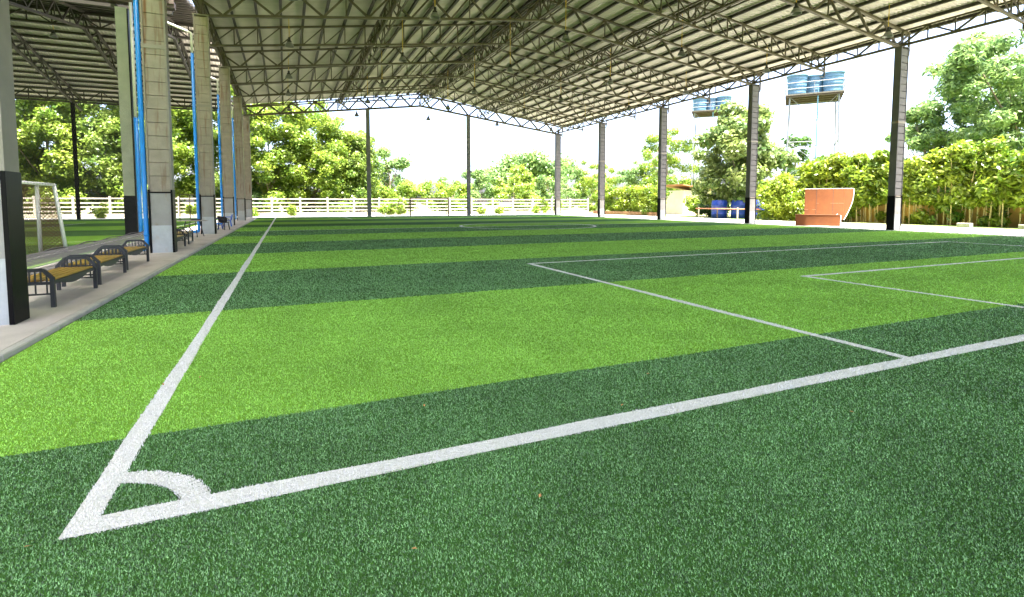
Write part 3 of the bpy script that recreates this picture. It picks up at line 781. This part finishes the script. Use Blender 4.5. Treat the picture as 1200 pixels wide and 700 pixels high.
GL = 'broad-leaved trees behind the fence'
for nm, x, y, h, w_, sd_, mt, lb in (
        ('broadleaf_tree', -29.5, 78, 21, 13, 1, 'leaf_a', 'tall leafy tree behind the fence, furthest out over the side court'),
        ('broadleaf_tree', -24.6, 75.5, 20, 11.5, 8, 'leaf_b', 'tall yellowish tree behind the fence, rising above the white goal'),
        ('broadleaf_tree', -19.2, 76.5, 21, 12.5, 2, 'leaf_a', 'tall leafy tree behind the eave post of the side court roof'),
        ('broadleaf_tree', -13.1, 76.5, 21, 12.5, 3, 'leaf_b', 'tall yellow-green tree behind the fence, seen beside the olive column with blue pipe'),
        ('broadleaf_tree', -6.6, 78, 20.5, 12.5, 4, 'leaf_a', 'tall leafy tree behind the fence, showing between the pavement columns'),
        ('broadleaf_tree', -.8, 76, 18.2, 12, 5, 'leaf_b', 'bright yellow-green tree behind the fence next to the last pavement column'),
        ('broadleaf_tree', 5.0, 78, 15.8, 12.5, 6, 'leaf_b', 'full light-green tree behind the fence between the pavement columns and first gable post'),
        ('broadleaf_tree', 10.4, 80.5, 13.0, 9.5, 7, 'leaf_a', 'shorter leafy tree behind the fence rising at the first gable post')):
    tree(nm, lb, 'tree', (x, y, -.08), w_, h, sd_, mt, .225, 44000, GL, trunk_h=.2, ncl=150, rmin=.75, rmax=1.35, trunk_r=.2, taper=.55)
tree('slender_tree', 'slender loose-leaved tree beside the first gable post, further back', 'tree', (19.2, 95, -.08), 8.2, 13.4, 9, 'leaf_f', .28, 5500, None, trunk_h=3.5, ncl=16, rmin=.8, rmax=1.5, trunk_r=.16)
tree('rain_tree', 'wide flat-topped tree in the distance behind the bushes', 'tree', (63, 126, -.08), 29, 15.6, 10, 'leaf_f', .5, 14000, None, trunk_h=6.5, ncl=30, rmin=2.2, rmax=3.6, trunk_r=.5, taper=.9)
tree('pale_tree', 'pale yellow-green open tree behind the cream shed', 'tree', (67.4, 75, -.08), 12.5, 16.4, 12, 'leaf_b', .24, 15000, None, trunk_h=2, ncl=50, rmin=.8, rmax=1.4, trunk_r=.22)
tree('mango_tree', 'large dark mango-like tree above the blue drums', 'tree', (50.3, 42, -.08), 11.4, 13.4, 13, 'leaf_m', .24, 34000, None, trunk_h=1.4, ncl=80, rmin=.8, rmax=1.4, trunk_r=.3, lean=-.6, long=2.2, taper=.9)
tree('slender_tree', 'thin dark tree seen through the legs of the water tower', 'tree', (83, 60, -.08), 5, 16, 14, 'leaf_d', .4, 1300, None, trunk_h=5, ncl=9, rmin=.7, rmax=1.3, trunk_r=.14)
tree('slender_tree', 'small dark tree behind the far leg of the water tower', 'tree', (91, 60, -.08), 4.6, 13.6, 15, 'leaf_d', .4, 1000, None, trunk_h=5, ncl=8, rmin=.7, rmax=1.2, trunk_r=.14)
tree('bamboo_tree', 'tall feathery tree towering over the bamboo hedge', 'tree', (76.5, 27, -.08), 22, 22.5, 16, 'leaf_f', .22, 62000, None, trunk_h=2, ncl=190, rmin=.9, rmax=1.6, trunk_r=.28, long=2.6, taper=.85)
tree('bamboo_tree', 'lower feathery tree spilling over the hedge beside the tall one', 'tree', (74, 34.5, -.08), 13, 15, 17, 'leaf_f', .21, 24000, None, trunk_h=1, ncl=60, rmin=.7, rmax=1.3, trunk_r=.2, long=2.6)

# bushes beyond the fence
for i, (x, y, h, w_, mt, lb) in enumerate((
        (13.5, 84, 5.6, 9, 'leaf_b', 'low bright bush behind the fence left of the far goal'),
        (21, 85, 5.4, 9.5, 'leaf_b', 'low bright bush behind the far goal'),
        (28.5, 86, 5.6, 9.5, 'leaf_b', 'low bright bush behind the fence at the second gable post'),
        (36.6, 93, 8.2, 9.5, 'leaf_f', 'taller loose bush in front of the flat-topped tree'),
        (41, 87, 7.0, 9.8, 'leaf_b', 'round bush behind the fence before the corner column'),
        (50.3, 88, 7.3, 9.5, 'leaf_f', 'bush behind the fence end at the hall corner'),
        (58.3, 85, 8.4, 10.5, 'leaf_b', 'bush behind the planter shrubs'),
        (63.5, 82, 9.2, 9.5, 'leaf_f', 'tall bush at the foot of the pale open tree'),
        (47, 94, 9.0, 12, 'leaf_b', 'broad pale bush beneath the flat-topped tree'),
        (55.5, 92, 9.5, 12, 'leaf_f', 'broad loose bush behind the planter, next to the flat-topped tree'),
        (64, 96, 11.5, 13, 'leaf_b', 'tall pale thicket filling the gap left of the pale open tree'),
        (75, 88, 12, 13, 'leaf_f', 'tall thicket behind the cream shed'),
        (33, 100, 7.0, 12, 'leaf_f', 'hazy bush in the gap beside the flat-topped tree'),
        (-3, 73.5, 4.0, 5, 'leaf_d', 'dark shrub against the fence by the last column'),
        (-16, 72.6, 4.2, 6, 'leaf_b', 'yellow-green shrub leaning over the side court fence'),
        (-22.5, 72.8, 4.8, 6.5, 'leaf_b', 'bright rounded shrub above the fence behind the white goal'))):
    tree('bush', lb, 'bush', (x, y, -.08), w_, h, 40 + i, mt, .21, 9500 if h > 4.5 else 5200, 'bushes behind the fence', trunk_h=.2, ncl=34, rmin=.6, rmax=1.15, trunk_r=.08)
# small self-sown plants on the fence line
for i, (x, y, h) in enumerate(((-17.4, 66.8, 2.1), (-11.9, 67.2, 1.9), (-9.0, 68, 1.6), (-2.6, 68.3, 1.0), (1.8, 68.6, 1.3), (13.2, 68.5, 1.3), (14.4, 68.8, 2.2), (15.8, 68.8, 2.3), (30, 67.6, 1.2), (36.4, 68.2, 1.3), (38.2, 68.6, 2.6), (40.2, 68.2, 2.9), (27.6, 68.4, 1.0))):
    tree('fence_plant', 'small leafy plant growing at the foot of the concrete fence', 'plant', (x, y, -.03), .9 + h * .35, h, 70 + i, 'leaf_b', .2, 420, 'plants at the fence foot', trunk_h=.1, ncl=9, rmin=.25, rmax=.45, trunk_r=.03)

# ---------------------------------------------------------------- right-hand boundary: planter, shrubs, shed, drums, hedge
pl = empty('brick_planter', (45.6, 58, 0)); tag(pl, 'low red-brown brick planter edging along the apron', 'planter')
bm_ = [MB().box(-.14, .14, -.15, .15, -.09, .44).mesh('edging_block', 'brick'), MB().box(-.14, .14, -.15, .15, -.09, .40).mesh('edging_block', 'brick')]
for i in range(52):
    o = obj('edging_block', bm_[i % 2], pl, (rnd.uniform(-.02, .02), -8.2 + i * .32, rnd.uniform(-.02, .02))); o.rotation_euler.z = rnd.uniform(-.08, .08)
for i in range(7):
    tree('planter_shrub', 'upright yellow-green shrub in the red-brown planter', 'shrub', (46.5 + rnd.uniform(-.2, .2), 51.5 + i * 2.25, -.08), 2.8, 4.3 + rnd.uniform(-.4, .4), 90 + i, 'leaf_h', .15, 4500, 'shrubs in the brick planter', trunk_h=.3, ncl=16, rmin=.45, rmax=.8, trunk_r=.05)
s = empty('shed', (58, 58.5, 0)); tag(s, 'cream shed with sloping rust-red roof behind the shrubs', 'shed')
MB().box(-3.2, 3.2, -2, 2, -.09, 3.5).build('wall', 'shedwall', s)
MB().add([(-3.8, -2.6, 4.25), (3.8, -2.6, 3.3), (3.8, 2.6, 3.3), (-3.8, 2.6, 4.25), (-3.8, -2.6, 4.4), (3.8, -2.6, 3.45), (3.8, 2.6, 3.45), (-3.8, 2.6, 4.4)],
         [(0, 3, 2, 1), (4, 5, 6, 7), (0, 1, 5, 4), (1, 2, 6, 5), (2, 3, 7, 6), (3, 0, 4, 7)]).build('roof', 'shedroof', s)
MB().box(-.9, .2, -2.03, -2.001, 0, 2.2).build('door', 'brick', s)
s = empty('thatched_hut', (56.2, 50.2, 0)); tag(s, 'small hut with grey pitched roof next to the mango-like tree', 'hut')
MB().add([(-2, -1.8, 2.0), (2, -1.8, 2.0), (2, 1.8, 2.0), (-2, 1.8, 2.0), (-.6, 0, 3.5), (.6, 0, 3.5)], [(0, 1, 5, 4), (1, 2, 5), (2, 3, 4, 5), (3, 0, 4), (3, 2, 1, 0)]).build('roof', 'greyroof', s)
for sx in (-1, 1):
    for sy in (-1, 1): MB().tube([(sx * 1.6, sy * 1.4, -.09), (sx * 1.6, sy * 1.4, 2.05)], .08, 6).build('post', 'bark', s)
for i, (x, y, h, w_) in enumerate(((50.5, 49.0, 2.6, 3.4), (50.2, 46.6, 2.3, 3.0), (52.4, 47.6, 2.8, 3.4))):
    tree('bush', ('round green bush in front of the small hut', 'low dark bush between hut and drums', 'green bush under the hut eaves')[i], 'bush', (x, y, -.08), w_, h, 110 + i, ('leaf_b', 'leaf_d', 'leaf_d')[i], .24, 1600, 'bushes by the hut', trunk_h=.2, ncl=12, rmin=.5, rmax=.9, trunk_r=.05)
# blue drums
def make_drum(h, r0):
    r = empty('blue_drum')
    prof = [(.001, 0), (r0 * .94, 0), (r0, .06)]
    for k in range(1, 4): z = h * k / 4; prof += [(r0, z - .07), (r0 * 1.035, z - .03), (r0 * 1.035, z + .03), (r0, z + .07)]
    prof += [(r0, h - .08), (r0 * .9, h)]
    MB().lathe(prof, 24).build('body', 'bluedrum', r, smooth=True)
    MB().lathe([(r0 * .92, h - .01), (r0 * .9, h + .08), (.001, h + .14)], 20).build('lid', 'bluedrum', r, smooth=True)
    return r
dr = make_drum(1.95, .85)
for i, (x, y) in enumerate(((46.5, 41.4), (47.6, 39.6), (48.6, 37.9), (49.9, 36.2))):
    o = dr if i == 0 else copy_tree(dr); o.location = (x, y, -.085)
    tag(o, 'large deep-blue plastic drum under the mango-like tree', 'drum', 'blue drums under the tree')
rl = empty('rail_barrier', (45.0, 40, 0)); tag(rl, 'weathered pole rail on posts in front of the blue drums', 'rail')
for i, yy in enumerate((3.0, 0.2, -2.6, -5.2)): MB().tube([(0, yy, -.09), (0, yy, 1.15)], .07, 8).build('post', 'rust' if i % 2 else 'shedwall', rl)
MB().tube([(-.09, 3.4, 1.02), (-.09, -5.6, 1.02)], .06, 8).build('rail', 'shedroof', rl)
tree('bright_bush', 'bright feathery green bush beside the orange board', 'bush', (46.6, 33.4, -.08), 5.2, 4.8, 120, 'leaf_h', .14, 13000, None, trunk_h=.2, ncl=34, rmin=.6, rmax=1.0, trunk_r=.06, long=2.4)

# orange boards
o = empty('orange_board', (41.4, 24.9, -.035), R(-50)); o.scale = (.86, .8, .86); tag(o, 'large curved orange board leaning upright with white edge', 'board')
def curved(mb, u0, u1, z0f, z1, th, nseg=12):
    us = np.linspace(u0, u1, nseg + 1)
    yy = lambda u: .055 * u * u
    for a, b in zip(us[:-1], us[1:]):
        za, zb_ = z0f(a), z0f(b)
        mb.add([(a, yy(a), za), (b, yy(b), zb_), (b, yy(b), z1), (a, yy(a), z1), (a, yy(a) + th, za), (b, yy(b) + th, zb_), (b, yy(b) + th, z1), (a, yy(a) + th, z1)],
               [(0, 1, 2, 3), (7, 6, 5, 4), (3, 2, 6, 7), (0, 4, 5, 1), (1, 5, 6, 2), (0, 3, 7, 4)])
    return mb
for k, (a, b) in enumerate(((-1.95, -1.0), (-.985, .35), (.365, 1.25))):
    zf = (lambda u: .45) if k < 2 else (lambda u: .42)
    curved(MB(), a, b, zf, 3.3, .05, 6).build('board_panel', 'orange', o)
# last panel with a curved outer edge
vs = []; N_ = 10
for i in range(N_ + 1):
    t_ = i / N_; z = .40 + t_ * 2.9; u = 1.265 + .72 * math.sin(min(1, t_ * 1.15) * math.pi / 2)
    vs += [(1.262, .087, z), (u, .055 * u * u, z), (1.262, .137, z), (u, .055 * u * u + .05, z)]
fs = []
for i in range(N_):
    b = 4 * i; fs += [(b, b + 1, b + 5, b + 4), (b + 6, b + 7, b + 3, b + 2), (b + 1, b + 3, b + 7, b + 5)]
fs += [(4 * N_, 4 * N_ + 1, 4 * N_ + 3, 4 * N_ + 2)]
MB().add(vs, fs).build('board_panel', 'orange', o)
MB().tube([(vs[4 * i + 1][0] + .02, vs[4 * i + 1][1] + .025, vs[4 * i + 1][2]) for i in range(N_ + 1)], .035, 6).build('white_trim', 'whiteedge', o)
MB().tube([(-1.95, .21, 3.32), (-1, .06, 3.32), (0, .02, 3.32), (1, .06, 3.32), (1.95, .22, 3.32)], .022, 6).build('top_trim', 'whiteedge', o)
for u in (-.992, .357): MB().bar((u, .055 * u * u - .004, .46), (u, .055 * u * u - .004, 3.28), .03, .012, up=(0, 1, 0)).build('seam_strip', 'rust', o)
for ua, ub, z in ((-1.94, -1.02, 1.35), (-.96, .33, 1.95), (.38, 1.24, 1.95)): MB().bar((ua, .055 * ua * ua - .004, z), (ub, .055 * ub * ub - .004, z), .012, .025).build('seam_strip', 'shedroof', o)
for u in (-1.2, .8): MB().bar((u, .9, .0), (u, .12, 2.2), .06, .06).build('prop', 'rust', o)
for u in (-1.4, 1.0): MB().bar((u, .10 + .02, .0), (u, .13, .5), .08, .06).build('foot', 'rust', o)
MB().add([(.1, -.02, .42), (.75, -.35, .95), (.62, -.40, .45), (.12, -.04, .46), (.74, -.32, .99), (.64, -.36, .42)], [(0, 2, 1), (3, 4, 5), (0, 1, 4, 3), (1, 2, 5, 4), (2, 0, 3, 5)]).build('torn_flap', 'whiteedge', o)
b_ = empty('orange_box', (37.6, 23.0, -.035), R(-52)); b_.scale = (.86, .8, .72); tag(b_, 'low orange painted box on the apron in front of the curved board', 'box')
MB().box(-1.75, 1.6, -.45, .45, .03, 1.12).build('body', 'orange', b_, bevel=.03)
MB().box(-1.77, 1.62, -.47, .47, 1.121, 1.16).build('top_edge', 'orange', b_)
MB().box(1.605, 1.66, -.44, .44, .0, 1.1).build('white_end', 'whiteedge', b_)

# ochre wall and bamboo hedge
wl = MB().box(50.0, 50.25, 3, 31, -.09, 1.9).build('boundary_wall', 'ochre'); tag(wl, 'stained ochre boundary wall behind the bamboo stems', 'wall')
def make_bamboo(seed, h):
    r_ = np.random.default_rng(seed); o = empty('bamboo_clump')
    cl = clumps(4.4, 1.55, h, 34, r_, .5, .9, .2, 2.4)
    for k in range(2): cl.append((r_.uniform(-1.4, 1.4), r_.uniform(-.9, .2), r_.uniform(.3, .9), .45, .4, .4))
    v = leaf_cloud(cl, 14000, .17, r_, long=2.6, up=.3)
    obj('foliage', npmesh('foliage', v, np.arange(len(v)), 4, 'leaf_h'), o)
    for k in range(11):
        x, y = r_.uniform(-1.6, 1.6), r_.uniform(-.7, .5)
        MB().tube([(x, y, -.09), (x + r_.uniform(-.15, .15), y, h * .4), (x + r_.uniform(-.5, .5), y + r_.uniform(-.3, .3), h * .85)], [.045, .04, .015], 6).build('culm', 'culm', o)
    return o
bv = [make_bamboo(201, 6.1), make_bamboo(202, 5.7), make_bamboo(203, 6.5)]
hs = [(48.9, y_) for y_ in np.arange(6.0, 32.5, 2.55)]
for i, (x, y) in enumerate(hs):
    o = bv[i] if i < 3 else copy_tree(bv[i % 3])
    o.location = (x + rnd.uniform(-.3, .3), y + rnd.uniform(-.3, .3), -.06); o.rotation_euler.z = R(-90) + rnd.uniform(-.3, .3) + (math.pi if i % 2 else 0)
    s_ = rnd.uniform(.93, 1.1); o.scale = (s_, s_, s_)
    tag(o, 'yellow-green bamboo clump in the hedge along the ochre wall', 'bamboo', 'bamboo hedge along the wall')
for i, (x, y) in enumerate(((46.6, 14.6), (46.2, 17.9))):
    o = MB().box(-.4, .4, -.25, .25, 0, .3).build('concrete_block', 'fence', loc=(x, y, -.088), bevel=.03); o.rotation_euler.z = .4 * i + 1.2
    tag(o, ('pale concrete block on the dry grass before the bamboo hedge', 'second pale concrete block, nearer the roof column')[i], 'block')

# ---------------------------------------------------------------- water towers
def water_tower(loc, H, wd, tank_r, label, rz):
    o = empty('water_tower', loc, rz); tag(o, label, 'water tower', 'water towers beyond the hedge')
    legs = [(sx * wd / 2, sy * wd / 2) for sx in (-1, 1) for sy in (-1, 1)]
    for (x, y) in legs: MB().tube([(x * 1.12, y * 1.12, -.09), (x, y, H)], .085, 8).build('leg', 'towerwhite', o)
    lv = [H * .33, H * .62]
    for z in lv + [H - .1]:
        k = 1 + .12 * (1 - z / H); a = wd / 2 * k
        for p, q in (((-a, -a), (a, -a)), ((a, -a), (a, a)), ((a, a), (-a, a)), ((-a, a), (-a, -a))):
            MB().tube([(*p, z), (*q, z)], .05, 6).build('girt', 'towerwhite', o)
    zs = [0.2] + lv + [H - .1]
    for z0, z1 in zip(zs[:-1], zs[1:]):
        a0 = wd / 2 * (1 + .12 * (1 - z0 / H)); a1 = wd / 2 * (1 + .12 * (1 - z1 / H))
        for p0, p1 in (((-a0, -a0), (a1, -a1)), ((a0, -a0), (-a1, -a1)), ((-a0, a0), (a1, a1)), ((-a0, -a0), (-a1, a1)), ((a0, -a0), (a1, a1))):
            MB().tube([(*p0, z0), (*p1, z1)], .03, 6).build('brace', 'towerwhite', o)
    e = wd / 2 + .5
    MB().box(-e, e, -e, e, H, H + .14).build('platform', 'greyroof', o)
    for k in range(5):
        y = -e + .2 + k * (2 * e - .4) / 4; MB().box(-e, e, y - .06, y + .06, H - .2, H - .003).build('joist', 'rust', o)
    for (p, q) in (((-e, -e), (e, -e)), ((e, -e), (e, e)), ((e, e), (-e, e)), ((-e, e), (-e, -e))):
        for z in (.75, 1.45): MB().tube([(*p, H + z), (*q, H + z)], .045, 6).build('guard_rail', 'towerwhite', o)
        for t_ in (0, .5): MB().tube([(p[0] + (q[0] - p[0]) * t_, p[1] + (q[1] - p[1]) * t_, H + .14), (p[0] + (q[0] - p[0]) * t_, p[1] + (q[1] - p[1]) * t_, H + 1.47)], .04, 6).build('guard_post', 'towerwhite', o)
    R0 = tank_r; th = 2.5
    for (x, y) in ((-wd * .36, -.6), (wd * .03, .7), (wd * .40, -.3)):
        prof = [(.001, 0), (R0 * .86, 0)]
        for k in range(1, 6): z = th * k / 6; rr = R0 * (.86 + .12 * k / 6); prof += [(rr, z - .06), (rr * 1.025, z - .02), (rr * 1.025, z + .04), (rr, z + .08)]
        prof += [(R0, th - .1), (R0 * 1.06, th - .05), (R0 * 1.06, th + .08), (R0 * .5, th + .3), (.001, th + .36)]
        MB().lathe(prof, 24, (x, y, H + .14)).build('tank', 'bluetank', o, smooth=True)
    MB().tube([(.4, -wd / 2 - .15, .5), (.4, -wd / 2 - .15, H + .8)], .07, 8).build('supply_pipe', 'towerpipe', o)
    return o
water_tower((60.4, 40.6, 0), 14.4, 5.0, 1.12, 'white lattice water tower carrying blue tanks beside the mango-like tree', R(-52))
water_tower((73.0, 70, 0), 18.0, 5.4, 1.25, 'more distant water tower whose blue tanks show behind the treetop', R(-46))

# fallen leaves on the turf
lf = MB().add([(-.018, 0, 0), (0, .009, .004), (.02, 0, .001), (0, -.009, .004)], [(0, 1, 2, 3)]).mesh('fallen_leaf', 'deadleaf')
for i, (x, y) in enumerate(((1.62, -.82), (2.38, -.66), (.02, 2.35), (-.55, 3.4), (.3, 2.45), (4.3, .8), (3.6, .25), (-.1, -.05), (5.2, -.6), (2.1, .9))):
    o = obj('fallen_leaf', lf, None, (x, y, .03)); o.rotation_euler = (rnd.uniform(-.4, .4), rnd.uniform(-.4, .4), rnd.uniform(0, 6))
    tag(o, 'tiny tan fallen leaf lying on the turf', 'leaf', 'fallen leaves on the turf')
